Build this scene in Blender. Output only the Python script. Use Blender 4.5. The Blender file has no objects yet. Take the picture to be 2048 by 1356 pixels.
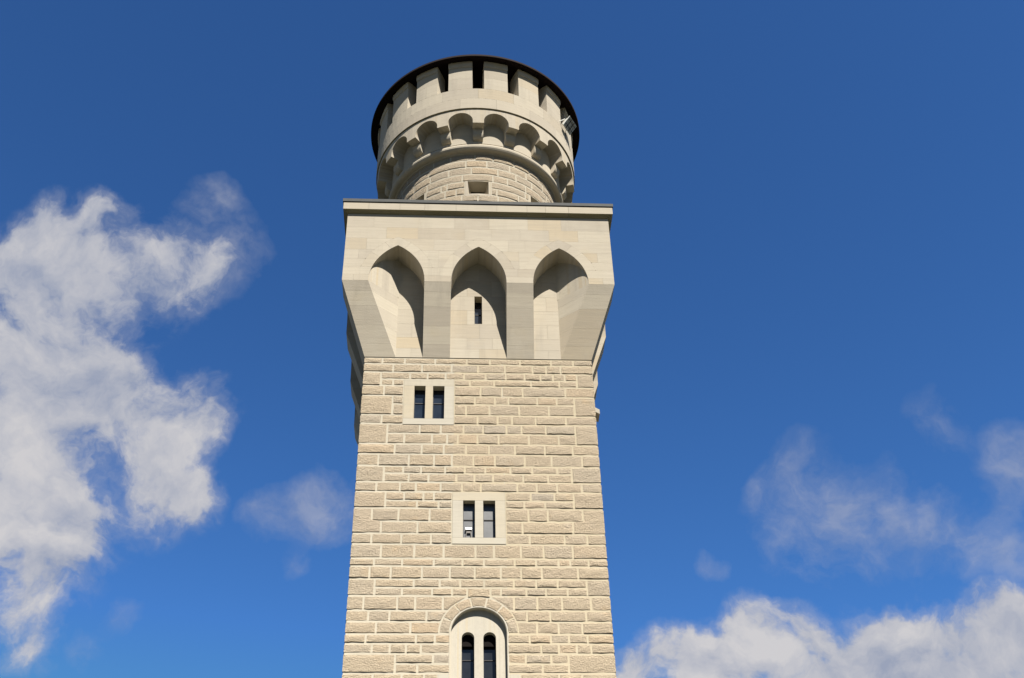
import bpy, math, random
from mathutils import Vector, Matrix, noise

PI = math.pi
H = 25.735                      # height of the corbel base above the courtyard
scene = bpy.context.scene
C = scene.collection

# ------------------------------------------------------------------ camera
cam_d = bpy.data.cameras.new('camera')
cam_d.sensor_width = 36.0
cam_d.lens = 43.784
cam_d.clip_start = 0.1
cam_d.clip_end = 6000.0
cam = bpy.data.objects.new('camera', cam_d)
C.objects.link(cam)
cr = Vector((0.998607, -0.048558, -0.020661))
cu = Vector((-0.015241, -0.640224, 0.768037))
cf = Vector((0.050522, 0.766652, 0.640072))
m = Matrix.Identity(4)
for i in range(3):
    m[i][0] = cr[i]; m[i][1] = cu[i]; m[i][2] = -cf[i]
m[0][3], m[1][3], m[2][3] = -0.91809, -33.3594, H - 24.135
cam.matrix_world = m
scene.camera = cam

# ------------------------------------------------------------------ exposure
scene.view_settings.view_transform = 'Standard'
scene.view_settings.look = 'None'
scene.view_settings.gamma = 1.0
scene.view_settings.use_curve_mapping = False
scene.view_settings.exposure = 2.24
scene.cycles.max_bounces = 6
scene.cycles.diffuse_bounces = 3

# ------------------------------------------------------------------ sun
SUN_EL, SUN_AZ = math.radians(51.6), math.radians(159.8)   # azimuth clockwise from +Y
to_sun = Vector((math.sin(SUN_AZ) * math.cos(SUN_EL), math.cos(SUN_AZ) * math.cos(SUN_EL), math.sin(SUN_EL)))
sd = bpy.data.lights.new('sun', 'SUN')
sd.energy = 5.0
sd.angle = math.radians(0.53)
sd.color = (1.0, 0.95, 0.875)
sun = bpy.data.objects.new('sun', sd)
sun.rotation_euler = to_sun.to_track_quat('Z', 'Y').to_euler()
sun.location = (0, 0, 120)
C.objects.link(sun)

# ------------------------------------------------------------------ sky with clouds
world = bpy.data.worlds.new('World')
scene.world = world
world.use_nodes = True
nt = world.node_tree
for n in list(nt.nodes):
    nt.nodes.remove(n)


class NT:
    """small node-tree helper"""
    def __init__(s, t): s.t = t
    def n(s, typ, **kw):
        d = s.t.nodes.new(typ)
        for k, v in kw.items(): setattr(d, k, v)
        return d
    def put(s, sock, v):
        if isinstance(v, bpy.types.NodeSocket): s.t.links.new(v, sock)
        elif v is not None: sock.default_value = v
    def math(s, op, a, b=None, c=None, clamp=False):
        d = s.n('ShaderNodeMath', operation=op, use_clamp=clamp)
        s.put(d.inputs[0], a)
        if b is not None: s.put(d.inputs[1], b)
        if c is not None: s.put(d.inputs[2], c)
        return d.outputs[0]
    def vec(s, op, a, b=None, scale=None):
        d = s.n('ShaderNodeVectorMath', operation=op)
        s.put(d.inputs[0], a)
        if b is not None: s.put(d.inputs[1], b)
        if scale is not None: s.put(d.inputs['Scale'], scale)
        return d.outputs['Value'] if op in ('DOT_PRODUCT', 'DISTANCE', 'LENGTH') else d.outputs['Vector']
    def noise(s, v, scale, detail=4, rough=.5, dist=0.0, out='Fac'):
        d = s.n('ShaderNodeTexNoise')
        s.put(d.inputs['Vector'], v); s.put(d.inputs['Scale'], scale)
        s.put(d.inputs['Detail'], detail); s.put(d.inputs['Roughness'], rough); s.put(d.inputs['Distortion'], dist)
        return d.outputs[out]
    def map(s, v, a, b, c=0.0, d=1.0, smooth=False):
        x = s.n('ShaderNodeMapRange')
        if smooth: x.interpolation_type = 'SMOOTHSTEP'
        s.put(x.inputs['Value'], v)
        for k, q in zip(('From Min', 'From Max', 'To Min', 'To Max'), (a, b, c, d)): s.put(x.inputs[k], q)
        return x.outputs['Result']
    def mix(s, f, a, b, blend='MIX'):
        d = s.n('ShaderNodeMix', data_type='RGBA', blend_type=blend)
        s.put(d.inputs[0], f); s.put(d.inputs[6], a); s.put(d.inputs[7], b)
        return d.outputs[2]
    def ramp(s, f, stops):
        d = s.n('ShaderNodeValToRGB')
        e = d.color_ramp.elements
        while len(e) > 1: e.remove(e[-1])
        e[0].position, e[0].color = stops[0][0], tuple(stops[0][1]) + (1,)
        for p, c in stops[1:]:
            q = e.new(p); q.color = tuple(c) + (1,)
        s.put(d.inputs[0], f)
        return d.outputs['Color']


w = NT(nt)
sky = w.n('ShaderNodeTexSky', sky_type='NISHITA')
sky.sun_disc = False
sky.sun_elevation = SUN_EL
sky.sun_rotation = SUN_AZ
sky.altitude = 900.0
sky.air_density = 1.0
sky.dust_density = 0.25
sky.ozone_density = 2.2
SKY_STRENGTH = 0.10
geo = w.n('ShaderNodeNewGeometry')
dirv = w.vec('SCALE', geo.outputs['Incoming'], scale=-1.0)
# cloud banks: (azimuth, elevation, angular radius, weight) in degrees
BANKS = [(-24.43, 36.41, 4.89, 1), (-23.53, 39.74, 3.22, 1), (-20.73, 41.24, 2.62, 1), (-23.46, 41.77, 1.94, .9),
 (-20.41, 42.88, 1.53, .8), (-14.83, 44.31, 1.5, .5), (-14.2, 45.3, 1.0, .45), (-13.57, 42.9, 1.5, .55), (-15.2, 42.6, 1.6, .7), (-14.2, 41.6, 1.3, .6), (-16.78, 41.51, 2.66, .85),
 (-20.28, 35.5, 3.9, 1), (-21.66, 32.59, 3.85, .95), (-17.42, 35.55, 3.08, 1), (-15.37, 34.74, 2.65, .95),
 (-13.35, 35.22, 1.56, .8), (-14.84, 32.36, 2.42, .8), (-12.75, 32.16, 1.33, .7), (-20.07, 29.63, 2.99, .9),
 (-20.06, 27.08, 2.53, .85), (-19.46, 24.88, 1.67, .65), (-17.83, 32.2, 1.0, -.3), (-16.48, 25.05, .96, .4),
 (-7.23, 31.9, 1.3, .6), (-5.68, 32.2, 1.3, .62), (-6.4, 31.6, 1.1, .58), (-8.9, 31.7, 1.2, .48), (-10.0, 31.5, .8, .38), (-7.6, 29.6, .7, .36),
 (-15.83, 26.81, .75, .35), (17.18, 23.0, 4.0, 1), (15.6, 25.5, 2.0, .95), (17.0, 25.4, 1.5, .9),
 (20.8, 23.6, 3.2, 1), (22.3, 25.0, 1.9, 1), (20.6, 25.2, 1.4, .9), (25.14, 22.8, 2.9, .95), (12.99, 24.5, 2.1, .85),
 (10.6, 25.3, 1.5, .68), (11.6, 24.6, 1.6, .85), (27.15, 23.9, 2.1, .9), (8.85, 24.5, 1.2, .8), (23.11, 23.0, 2.74, .9),
 (22.18, 30.2, 2.1, .52), (20.61, 30.9, 1.5, .5), (18.73, 29.4, 2.0, .5), (21.16, 28.3, 1.2, .46),
 (24.62, 28.6, 1.9, .5), (26.15, 27.4, 1.3, .52), (29.51, 30.71, 1.8, .62), (18.98, 32.51, 1.7, .52),
 (26.16, 33.13, 1.4, .46), (13.9, 28.9, .6, .36), (14.8, 28.6, .6, .3), (27.98, 26.6, 1.4, .56), (16.66, 31.48, .67, .4),
 (27.69, 28.94, .85, .42)]
warp = w.noise(dirv, 10.0, 5, .58, out='Color')
wv = w.vec('SCALE', w.vec('SUBTRACT', warp, (.5, .5, .5)), scale=0.075)
dw = w.vec('ADD', dirv, wv)
clear = hole = veil = None
for az, el, rad, wt in BANKS:
    a, e = math.radians(az), math.radians(el)
    c = (math.sin(a) * math.cos(e), math.cos(a) * math.cos(e), math.sin(e))
    if wt < 0: top = 1 + wt
    elif wt > .63: top = 1 - wt
    else: top = 1 - min(1, wt * 1.45)
    f = w.map(w.vec('DISTANCE', dw, c), 0.0, math.radians(rad) * (1.38 if wt > .63 else 1.6), top, 1.0, smooth=True)
    if wt < 0: hole = f
    elif wt > .63: clear = f if clear is None else w.math('MULTIPLY', clear, f)
    else: veil = f if veil is None else w.math('MULTIPLY', veil, f)
field = w.math('MULTIPLY', w.math('SUBTRACT', 1.0, clear), hole)
# the same broken cumulus goes on round the rest of the sky
rest = w.map(w.vec('DOT_PRODUCT', dirv, (0.04, 0.80, 0.60)), .80, .88, 1.0, 0.0, smooth=True)
cover = w.map(w.noise(dirv, 2.6, 2, .5), .56, .72, 0.0, 1.0, smooth=True)
field = w.math('MAXIMUM', field, w.math('MULTIPLY', rest, cover))
veil = w.math('SUBTRACT', 1.0, veil)
n1 = w.noise(dw, 15.0, 9, .60, .15)
n2 = w.noise(dw, 44.0, 6, .62, .1)
sunward = tuple(v * .016 for v in (to_sun - to_sun.dot(Vector((.05, .8, .6))) * Vector((.05, .8, .6))))
n1s = w.noise(w.vec('ADD', dw, sunward), 15.0, 5, .55, .15)
lump = w.math('ADD', w.math('MULTIPLY', w.math('SUBTRACT', n1, .5), 1.9), w.math('MULTIPLY', w.math('SUBTRACT', n2, .5), .62))
den = w.math('ADD', field, w.math('MULTIPLY', lump, w.map(field, .02, .30)))
nv = w.map(w.math('ADD', w.math('MULTIPLY', n1, .7), w.math('MULTIPLY', n2, .3)), .36, .62)
den_v = w.math('MULTIPLY', veil, w.math('MULTIPLY_ADD', nv, 1.1, .12))
a_dense = w.map(den, .30, .86, 0.0, .97, smooth=True)
a_thin = w.map(den, .10, .60, 0.0, .30, smooth=True)           # soft fringe
a_veil = w.map(den_v, .10, .95, 0.0, .46)
alpha = w.math('MAXIMUM', w.math('MAXIMUM', a_dense, a_thin), a_veil)
relief = w.math('MULTIPLY', w.math('SUBTRACT', n1, n1s), 2.1)  # self-shadowing of the clouds towards the sun, put into their colour
broad = w.map(w.noise(dw, 5.0, 3, .5), .34, .66, -.28, .28)
shade = w.math('ADD', w.math('ADD', w.map(den, .30, 1.35, .22, .72), relief), broad, clamp=True)
K = 1.0 / (SKY_STRENGTH * 2 ** scene.view_settings.exposure)
cloud_lo = tuple(v * K for v in (.33, .37, .48)) + (1,)
cloud_hi = tuple(v * K for v in (.64, .625, .635)) + (1,)
cloud_col = w.mix(shade, cloud_lo, cloud_hi)
# the deep alpine blue of the photograph: steeper gradient than the bare model
gam = w.n('ShaderNodeGamma'); gam.inputs['Gamma'].default_value = 1.66
w.put(gam.inputs['Color'], w.mix(1.0, sky.outputs['Color'], (1 / 1.03, 1 / 1.74, 1 / 3.15, 1), 'MULTIPLY'))
sky_col = w.mix(1.0, gam.outputs[0], tuple(v * K for v in (.062, .205, .555)) + (1,), 'MULTIPLY')
sky_col = w.mix(1.0, sky_col, tuple(v * K for v in (.13, .29, .60)) + (1,), 'DARKEN')
col = w.mix(alpha, sky_col, cloud_col)
bg = w.n('ShaderNodeBackground')
w.put(bg.inputs['Color'], col)
bg.inputs['Strength'].default_value = SKY_STRENGTH
wo = w.n('ShaderNodeOutputWorld')
nt.links.new(bg.outputs[0], wo.inputs[0])

# ------------------------------------------------------------------ materials


STONE = .70                      # stone reflectances below are relative; this sets their level


def new_mat(name):
    mt = bpy.data.materials.new(name)
    mt.use_nodes = True
    t = NT(mt.node_tree)
    b = mt.node_tree.nodes['Principled BSDF']
    return mt, t, b


def plain(name, col, rough=.6, metal=0.0, spec=.5):
    mt, t, b = new_mat(name)
    tc = t.n('ShaderNodeTexCoord').outputs['Object']
    f = t.noise(tc, 6.0, 4, .6)
    c = t.mix(t.map(f, .3, .7), tuple(v * .82 for v in col) + (1,), tuple(min(1, v * 1.15) for v in col) + (1,))
    t.put(b.inputs['Base Color'], c)
    b.inputs['Roughness'].default_value = rough
    b.inputs['Metallic'].default_value = metal
    b.inputs['Specular IOR Level'].default_value = spec
    return mt


def stone_rough():
    mt, t, b = new_mat('rock_faced_sandstone')
    tc = t.n('ShaderNodeTexCoord').outputs['Object']
    isl = t.math('FRACT', t.math('ADD', t.n('ShaderNodeNewGeometry').outputs['Random Per Island'], t.n('ShaderNodeObjectInfo').outputs['Random']))
    base = t.ramp(isl, [(0, (.388, .324, .236)), (.18, (.430, .352, .247)), (.4, (.405, .330, .232)), (.6, (.440, .356, .245)),
                        (.8, (.405, .342, .253)), (.93, (.458, .356, .236)), (1, (.385, .332, .255))])
    big = t.noise(tc, 2.3, 4, .55)
    base = t.mix(t.map(big, .62, .80, 0, .34), base, (.375, .345, .30, 1))       # grey weathered patches
    base = t.mix(t.map(t.noise(tc, 1.4, 3, .5), .63, .8, 0, .5), base, (.50, .34, .17, 1))   # ochre stains
    gr = t.noise(tc, 26.0, 5, .65)
    base = t.mix(t.map(gr, .25, .75), t.mix(.30, base, (.20, .15, .10, 1)), t.mix(.14, base, (.62, .54, .40, 1)))
    base = t.mix(1.0, base, (STONE, STONE, STONE, 1), 'MULTIPLY')
    t.put(b.inputs['Base Color'], base)
    b.inputs['Roughness'].default_value = .92
    b.inputs['Diffuse Roughness'].default_value = .8
    b.inputs['Specular IOR Level'].default_value = .15
    mp = t.n('ShaderNodeMapping'); t.put(mp.inputs['Vector'], tc); mp.inputs['Scale'].default_value = (1, 1, 1.7)
    h1 = t.noise(mp.outputs[0], 19.0, 6, .70, .3)
    h2 = t.noise(mp.outputs[0], 38.0, 3, .6)
    h = t.math('ADD', h1, t.math('MULTIPLY', h2, .35))
    bp = t.n('ShaderNodeBump'); bp.inputs['Strength'].default_value = 1.0; bp.inputs['Distance'].default_value = .074
    t.put(bp.inputs['Height'], h)
    t.put(b.inputs['Normal'], bp.outputs[0])
    return mt


def stone_smooth(name, lo, hi, yellow=.35):
    mt, t, b = new_mat(name)
    tc = t.n('ShaderNodeTexCoord').outputs['Object']
    isl = t.n('ShaderNodeNewGeometry').outputs['Random Per Island']
    obr = t.n('ShaderNodeObjectInfo').outputs['Random']
    rnd = t.math('FRACT', t.math('ADD', isl, obr))
    mid = tuple((a + c) / 2 for a, c in zip(lo, hi))
    base = t.ramp(rnd, [(0, lo), (.3, mid), (.55, hi), (.78, mid), (.9, (mid[0] * 1.03, mid[1] * .97, mid[2] * .86)), (1, tuple(v * .97 for v in lo))])
    mp = t.n('ShaderNodeMapping'); t.put(mp.inputs['Vector'], tc); mp.inputs['Scale'].default_value = (.5, .5, 9)
    off = t.n('ShaderNodeCombineXYZ'); t.put(off.inputs[2], t.math('MULTIPLY', rnd, 40.0)); t.put(mp.inputs['Location'], off.outputs[0])
    strata = t.noise(mp.outputs[0], 1.6, 7, .66, .5)
    base = t.mix(t.map(strata, .42, .72, 0, .34), base, tuple(v * .74 for v in lo) + (1,))
    cloudy = t.noise(tc, 1.7, 5, .6)
    base = t.mix(t.map(cloudy, .5, .75, 0, .3), base, (hi[0] * 1.06, hi[1] * 1.08, hi[2] * 1.12, 1))
    base = t.mix(t.map(t.noise(tc, .9, 4, .6), .6, .8, 0, yellow), base, (.46, .36, .20, 1))
    sm = t.n('ShaderNodeMapping'); t.put(sm.inputs['Vector'], tc); sm.inputs['Scale'].default_value = (3.2, 3.2, .28)
    run = t.math('MULTIPLY', t.map(t.noise(sm.outputs[0], 1.0, 5, .6), .52, .74), t.map(t.noise(tc, .55, 3, .5), .42, .68))
    base = t.mix(t.math('MULTIPLY', run, .42), base, (.235, .215, .175, 1))      # rain runs
    spk = t.noise(tc, 45.0, 3, .6)
    base = t.mix(t.map(spk, .62, .74, 0, .18), base, (.24, .20, .15, 1))
    base = t.mix(1.0, base, (STONE, STONE, STONE, 1), 'MULTIPLY')
    t.put(b.inputs['Base Color'], base)
    b.inputs['Roughness'].default_value = .9
    b.inputs['Diffuse Roughness'].default_value = .8
    b.inputs['Specular IOR Level'].default_value = .12
    bp = t.n('ShaderNodeBump'); bp.inputs['Strength'].default_value = .35; bp.inputs['Distance'].default_value = .012
    t.put(bp.inputs['Height'], t.math('ADD', strata, t.noise(tc, 30.0, 3, .6)))
    t.put(b.inputs['Normal'], bp.outputs[0])
    return mt


M = {}
M['rough'] = stone_rough()
M['ashlar'] = stone_smooth('dressed_limestone', (.424, .374, .294), (.492, .438, .340), .22)
M['frame'] = stone_smooth('pale_window_stone', (.445, .410, .338), (.475, .435, .352), .15)
M['mortar'] = stone_smooth('lime_mortar', (.465, .420, .325), (.495, .445, .345), .1)
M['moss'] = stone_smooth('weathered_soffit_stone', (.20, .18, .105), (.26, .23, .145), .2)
M['lead'] = plain('lead_sheet', (.017, .018, .017), .8, 0, .2)
M['wood'] = plain('dark_stained_wood', (.006, .003, .0025), .9, 0, .1)
M['dark'] = plain('black_interior', (.0045, .0035, .003), .95, 0, .05)  # near-black colour in place of the shade inside openings; also on the timber heads
M['iron'] = plain('dark_iron', (.012, .011, .010), .7, 0, .2)
M['galv'] = plain('galvanised_steel', (.30, .305, .285), .5, .25)
M['white'] = plain('white_plastic', (.62, .62, .62), .5)
M['brown'] = plain('brown_plastic', (.030, .024, .018), .7)
M['paving'] = plain('dark_asphalt_and_grass', (.034, .035, .026), .95, 0, .1)


def glass(name, col, rough, spec=.8):
    mt, t, b = new_mat(name)
    tc = t.n('ShaderNodeTexCoord').outputs['Object']
    f = t.noise(tc, 3.5, 5, .65)
    t.put(b.inputs['Base Color'], t.mix(t.map(f, .3, .75), tuple(v * .7 for v in col) + (1,), tuple(v * 1.3 for v in col) + (1,)))
    b.inputs['Roughness'].default_value = rough
    b.inputs['Specular IOR Level'].default_value = spec
    bp = t.n('ShaderNodeBump'); bp.inputs['Strength'].default_value = .12; bp.inputs['Distance'].default_value = .02
    t.put(bp.inputs['Height'], t.noise(tc, 2.2, 2, .5)); t.put(b.inputs['Normal'], bp.outputs[0])
    return mt


M['glass_blue'] = glass('old_window_glass', (.0062, .009, .014), .10, .5)
M['glass_grey'] = glass('dusty_window_glass', (.027, .028, .0285), .3, .5)
M['glass_dark'] = glass('dark_window_glass', (.007, .008, .0095), .12, .5)
M['lamp_glass'] = glass('floodlight_glass', (.24, .25, .25), .15, .8)

# ------------------------------------------------------------------ mesh helpers


class MB:
    """collects vertices and faces; coordinates are relative to the corbel base, H is added on build"""
    def __init__(s): s.v, s.f = [], []
    def quad(s, a, b, c, d):
        k = len(s.v); s.v += [a, b, c, d]; s.f.append((k, k + 1, k + 2, k + 3))
    def poly(s, pts):
        k = len(s.v); s.v += list(pts); s.f.append(tuple(range(k, k + len(pts))))
    def box(s, x0, x1, y0, y1, z0, z1):
        s.prism([(x0, y0), (x1, y0), (x1, y1), (x0, y1)], z0, z1)
    def prism(s, pl, z0, z1, pl2=None):
        pl2 = pl2 or pl
        k = len(s.v); n = len(pl)
        s.v += [(x, y, z0) for x, y in pl] + [(x, y, z1) for x, y in pl2]
        s.f.append(tuple(range(k + n - 1, k - 1, -1))); s.f.append(tuple(range(k + n, k + 2 * n)))
        for i in range(n):
            j = (i + 1) % n
            s.f.append((k + i, k + j, k + n + j, k + n + i))
    def slab(s, pts, y0, th):
        """polygon in x,z at front plane y0, th thick towards +y"""
        k = len(s.v); n = len(pts)
        s.v += [(x, y0, z) for x, z in pts] + [(x, y0 + th, z) for x, z in pts]
        s.f.append(tuple(range(k, k + n))); s.f.append(tuple(range(k + 2 * n - 1, k + n - 1, -1)))
        for i in range(n):
            j = (i + 1) % n
            s.f.append((k + i, k + n + i, k + n + j, k + j))
    def tube(s, pts, r, n=6):
        k = len(s.v)
        for i, p in enumerate(pts):
            p = Vector(p)
            d = (Vector(pts[min(i + 1, len(pts) - 1)]) - Vector(pts[max(i - 1, 0)])).normalized()
            a = d.cross(Vector((0.3, 0.2, 1))).normalized(); b = d.cross(a)
            for q in range(n):
                t = 2 * PI * q / n
                s.v.append(tuple(p + a * r * math.cos(t) + b * r * math.sin(t)))
        for i in range(len(pts) - 1):
            for q in range(n):
                q2 = (q + 1) % n
                s.f.append((k + i * n + q, k + i * n + q2, k + (i + 1) * n + q2, k + (i + 1) * n + q))
        s.f.append(tuple(range(k, k + n))); s.f.append(tuple(range(k + len(pts) * n - 1, k + len(pts) * n - n - 1, -1)))
    def mesh(s, name, mat, smooth=False, dz=H, weld=False):
        me = bpy.data.meshes.new(name)
        me.from_pydata([(x, y, z + dz) for x, y, z in s.v], [], s.f)
        if weld:
            import bmesh
            bm = bmesh.new(); bm.from_mesh(me)
            bmesh.ops.remove_doubles(bm, verts=bm.verts, dist=1e-4)
            bmesh.ops.recalc_face_normals(bm, faces=bm.faces)
            bm.to_mesh(me); bm.free()
        me.materials.append(M[mat])
        if smooth:
            for p in me.polygons: p.use_smooth = True
        me.update()
        return me
    def build(s, name, mat, parent=None, **kw):
        return put(name, s.mesh(name, mat, **kw), parent)


def put(name, me, parent=None, rotz=0.0):
    o = bpy.data.objects.new(name, me)
    C.objects.link(o)
    if parent is not None: o.parent = parent
    o.rotation_euler[2] = rotz
    return o


def tag(o, label, cat=None, group=None, kind=None):
    o['label'] = label
    if cat: o['category'] = cat
    if group: o['group'] = group
    if kind: o['kind'] = kind
    return o


def cyl_pt(R, th, z):
    """th in degrees, 0 faces the camera side (-y), positive to the right"""
    t = math.radians(th)
    return (R * math.sin(t), -R * math.cos(t), z)


# ------------------------------------------------------------------ the setting
mb = MB()
mb.quad((-3000, -3000, 0), (3000, -3000, 0), (3000, 3000, 0), (-3000, 3000, 0))
g = mb.build('ground', 'paving', dz=0)
g['kind'] = 'structure'

tower = bpy.data.objects.new('castle_tower', None)
C.objects.link(tower)
tag(tower, 'tall square sandstone castle tower with pointed arcade and round battlemented turret', 'tower')

# ------------------------------------------------------------------ rock-faced blocks
rng = random.Random(11)
GAP = 0.027                      # half the width of an upright mortar joint
GV = 0.034                       # half the height of a bed joint


def rock_block(name, fn, u0, u1, v0, v1, parent, ul=None, ur=None, vb=None, rows=None, proud=None, collect=None, edge=(1, 1)):
    """a stone with a hewn face; fn(u, v, d) places a face coordinate and a depth in space"""
    seed = rng.random() * 100
    pr = proud if proud is not None else rng.uniform(.006, .024)
    U = u1 - u0
    nu = max(3, min(12, round(U / .105)))
    nv = max(3, min(7, round((v1 - v0) / .09)))
    vs = rows or [v0 + (v1 - v0) * j / nv for j in range(nv + 1)]
    nv = len(vs) - 1
    V = []; F = []
    belly = rng.uniform(-.003, .012)
    tilt = rng.uniform(-.010, .006)
    for j, v in enumerate(vs):
        a = ul(v) if ul else u0
        b = ur(v) if ur else u1
        for i in range(nu + 1):
            u = a + (b - a) * i / nu
            vv = v
            if vb:
                lo = vb(u); vv = lo + (v1 - lo) * j / nv
            n_ = noise.noise(Vector((u * 5.5, vv * 7.5, seed)))
            n2 = noise.noise(Vector((u * 15, vv * 17, seed + 9)))
            d = pr + n_ * .008 + n2 * .005 + belly * math.sin(PI * i / nu) * math.sin(PI * j / nv) + tilt * (j / nv - .5)
            bi = i in (0, nu); bj = j in (0, nv)
            if bi or bj:
                d = pr * .55 + n2 * .005
                q = rng.uniform(0, .007)
                if bi: u += q if i == 0 else -q
                if bj:
                    if j == 0:
                        d = pr * 1.0 + n_ * .012
                        vv += rng.uniform(0, .016)
                    else: vv -= q
            V.append(fn(u, vv, max(.003, d)))
    W = nu + 1
    for j in range(nv):
        for i in range(nu):
            F.append((j * W + i, j * W + i + 1, (j + 1) * W + i + 1, (j + 1) * W + i))
    ring = [i for i in range(nu + 1)] + [j * W + nu for j in range(1, nv + 1)] + [nv * W + i for i in range(nu - 1, -1, -1)] + [j * W for j in range(nv - 1, 0, -1)]
    k = len(V)
    # the skirt runs back into the mortar bed
    for idx in ring:
        j, i = divmod(idx, W)
        v = vs[j]
        a = ul(v) if ul else u0
        b = ur(v) if ur else u1
        u = a + (b - a) * i / nu
        vv = v
        if vb:
            lo = vb(u); vv = lo + (v1 - lo) * j / nv
        V.append(fn(u, vv, -.03))
    n = len(ring)
    for q in range(n):
        r = (q + 1) % n
        F.append((ring[r], ring[q], k + q, k + r))
    if collect is not None:
        o = len(collect.v)
        collect.v += V
        collect.f += [tuple(x + o for x in f) for f in F]
        return None
    me = bpy.data.meshes.new(name)
    me.from_pydata([(x, y, z + H) for x, y, z in V], [], F)
    me.materials.append(M['rough'])
    me.update()
    return put(name, me, parent)


A = 3.5                          # half width of the shaft
YM = 3.482                       # mortar plane
COURSES = [
(-0.012, -0.255, [-2.942, -2.258, -1.325, -0.357, 0.354, 1.283, 2.235, 2.922]),
(-0.255, -0.577, [-2.601, -1.722, -0.822, -0.015, 0.809, 1.662, 2.076, 2.522]),
(-0.577, -0.846, [-2.958, -2.075, -1.546, -1.002, -0.437, 0.219, 0.833, 1.41, 1.896, 2.275, 2.635, 3.005]),
(-0.846, -1.093, [-2.946, -2.579, -2.248, -0.734, -0.263, 0.477, 1.597, 2.458, 2.991]),
(-1.093, -1.47, [-2.842, -2.247, -0.731, 0.062, 0.704, 1.331, 2.627]),
(-1.47, -1.778, [-2.572, -2.245, -0.728, -0.114, 0.489, 0.899, 1.762, 2.348, 2.879]),
(-1.778, -2.18, [-2.557, -2.232, -0.734, -0.375, 0.323, 1.209, 2.098, 2.864]),
(-2.18, -2.511, [-2.864, -2.229, -0.74, -0.032, 0.561, 0.989, 1.691, 2.595]),
(-2.511, -2.854, [-2.681, -1.737, -1.119, -0.448, 0.13, 0.817, 1.263, 1.982, 2.851]),
(-2.854, -3.226, [-2.68, -2.177, -1.369, -0.925, -0.613, -0.038, 0.583, 1.468, 2.346, 2.86]),
(-3.226, -3.583, [-2.439, -1.656, -1.021, -0.375, 0.296, 1.054, 1.925, 2.738]),
(-3.583, -3.996, [-2.893, -2.018, -1.293, -0.782, -0.154, 0.463, 1.326, 2.104, 2.995]),
(-3.996, -4.249, [-2.718, -2.166, -1.655, -0.965, -0.405, 0.183, 0.904, 1.529, 2.258, 2.671]),
(-4.249, -4.544, [-2.706, -2.004, -1.441, -0.645, -0.129, 0.402, 1.271, 1.982, 2.666]),
(-4.544, -4.867, [-2.907, -2.241, -1.793, -1.087, -0.484, 0.053, 1.091, 1.647, 2.229, 2.932]),
(-4.867, -5.157, [-2.634, -2.108, -1.568, -1.27, -0.748, 0.742, 1.462, 2.138, 2.685]),
(-5.157, -5.407, [-2.631, -1.741, -1.14, -0.752, 0.738, 1.275, 1.866, 2.678]),
(-5.407, -5.835, [-2.985, -2.246, -1.382, -0.752, 0.738, 1.381, 1.924, 2.907]),
(-5.835, -6.231, [-2.716, -1.708, -0.752, 0.742, 1.206, 2.616]),
(-6.231, -6.563, [-2.96, -2.14, -1.327, -0.75, 0.74, 1.395, 2.359, 2.994]),
(-6.563, -7.007, [-2.681, -1.777, -0.975, -0.106, 0.401, 1.14, 1.764, 2.567]),
(-7.007, -7.245, [-2.851, -2.091, -1.236, -0.455, 0.123, 0.966, 1.546, 2.158, 2.481, 2.983]),
(-7.245, -7.63, [-2.956, -2.385, -1.55, -0.797, -0.125, 0.579, 1.132, 1.692, 2.677]),
(-7.63, -7.892, [-2.802, -1.758, -1.064, -0.515, 0.126, 0.926, 1.53, 2.107, 2.891]),
(-7.892, -8.139, [-2.793, -2.065, -1.264, -0.729, -0.328, 0.295, 0.578, 1.259, 1.782, 2.366, 2.9]),
(-8.139, -8.564, [-3.069, -2.177, -1.705, -0.973, 0.918, 1.541, 2.198, 2.971]),
(-8.564, -8.888, [-2.924, -2.37, -1.398, 1.254, 1.872, 2.821]),
(-8.888, -9.24, [-2.705, -1.808, 1.51, 2.075, 2.702]),
(-9.24, -9.509, [-2.955, -1.654, -1.165, -0.763, 0.718, 1.306, 1.86, 2.334, 2.822]),
(-9.509, -9.794, [-2.785, -2.321, -1.904, -1.521, -0.765, 0.716, 1.6, 2.054, 2.525, 2.904]),
(-9.794, -10.069, [-2.174, -1.204, -0.765, 0.716, 1.187, 1.846, 2.292]),
(-10.069, -10.331, [-2.164, -1.599, -0.762, 0.716, 1.616, 2.293]),
(-10.331, -10.655, [-2.722, -1.988, -1.418, -1.071, 1.037, 2.033, 2.62]),
]
TALL = {2, 5, 8, 12, 15, 23, 30}         # courses whose two corner stones run down through the next course
WIN1 = (-2.245, -0.735, -2.53, -0.835)
WIN2 = (-0.752, 0.740, -6.55, -4.875)
ARC_X, ARC_Z, ARC_R, ARC_RO = -0.024, -9.21, 0.735, 1.035
OPEN = [WIN1, WIN2, (-.77, .72, -13.0, -9.0), (-1.08, 1.04, -10.66, -10.33)]

# mortar core of the shaft: a square tube with rectangular window openings on the front
def face_with_openings(mb, x0, x1, z0, z1, y, holes):
    xs = sorted({x0, x1} | {h[0] for h in holes} | {h[1] for h in holes})
    for a, b in zip(xs, xs[1:]):
        hs = sorted([h for h in holes if h[0] < (a + b) / 2 < h[1]], key=lambda h: h[2])
        z = z0
        for h in hs:
            mb.quad((a, y, z), (b, y, z), (b, y, h[2]), (a, y, h[2])); z = h[3]
        mb.quad((a, y, z), (b, y, z), (b, y, z1), (a, y, z1))


LOWZ = -H
mb = MB()
ARCH_HOLE = (ARC_X - ARC_R, ARC_X + ARC_R, -12.2, ARC_Z)
face_with_openings(mb, -YM, YM, LOWZ, -.004, -YM, [WIN1, WIN2, ARCH_HOLE[:3] + (ARC_Z + ARC_RO,)])
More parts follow.
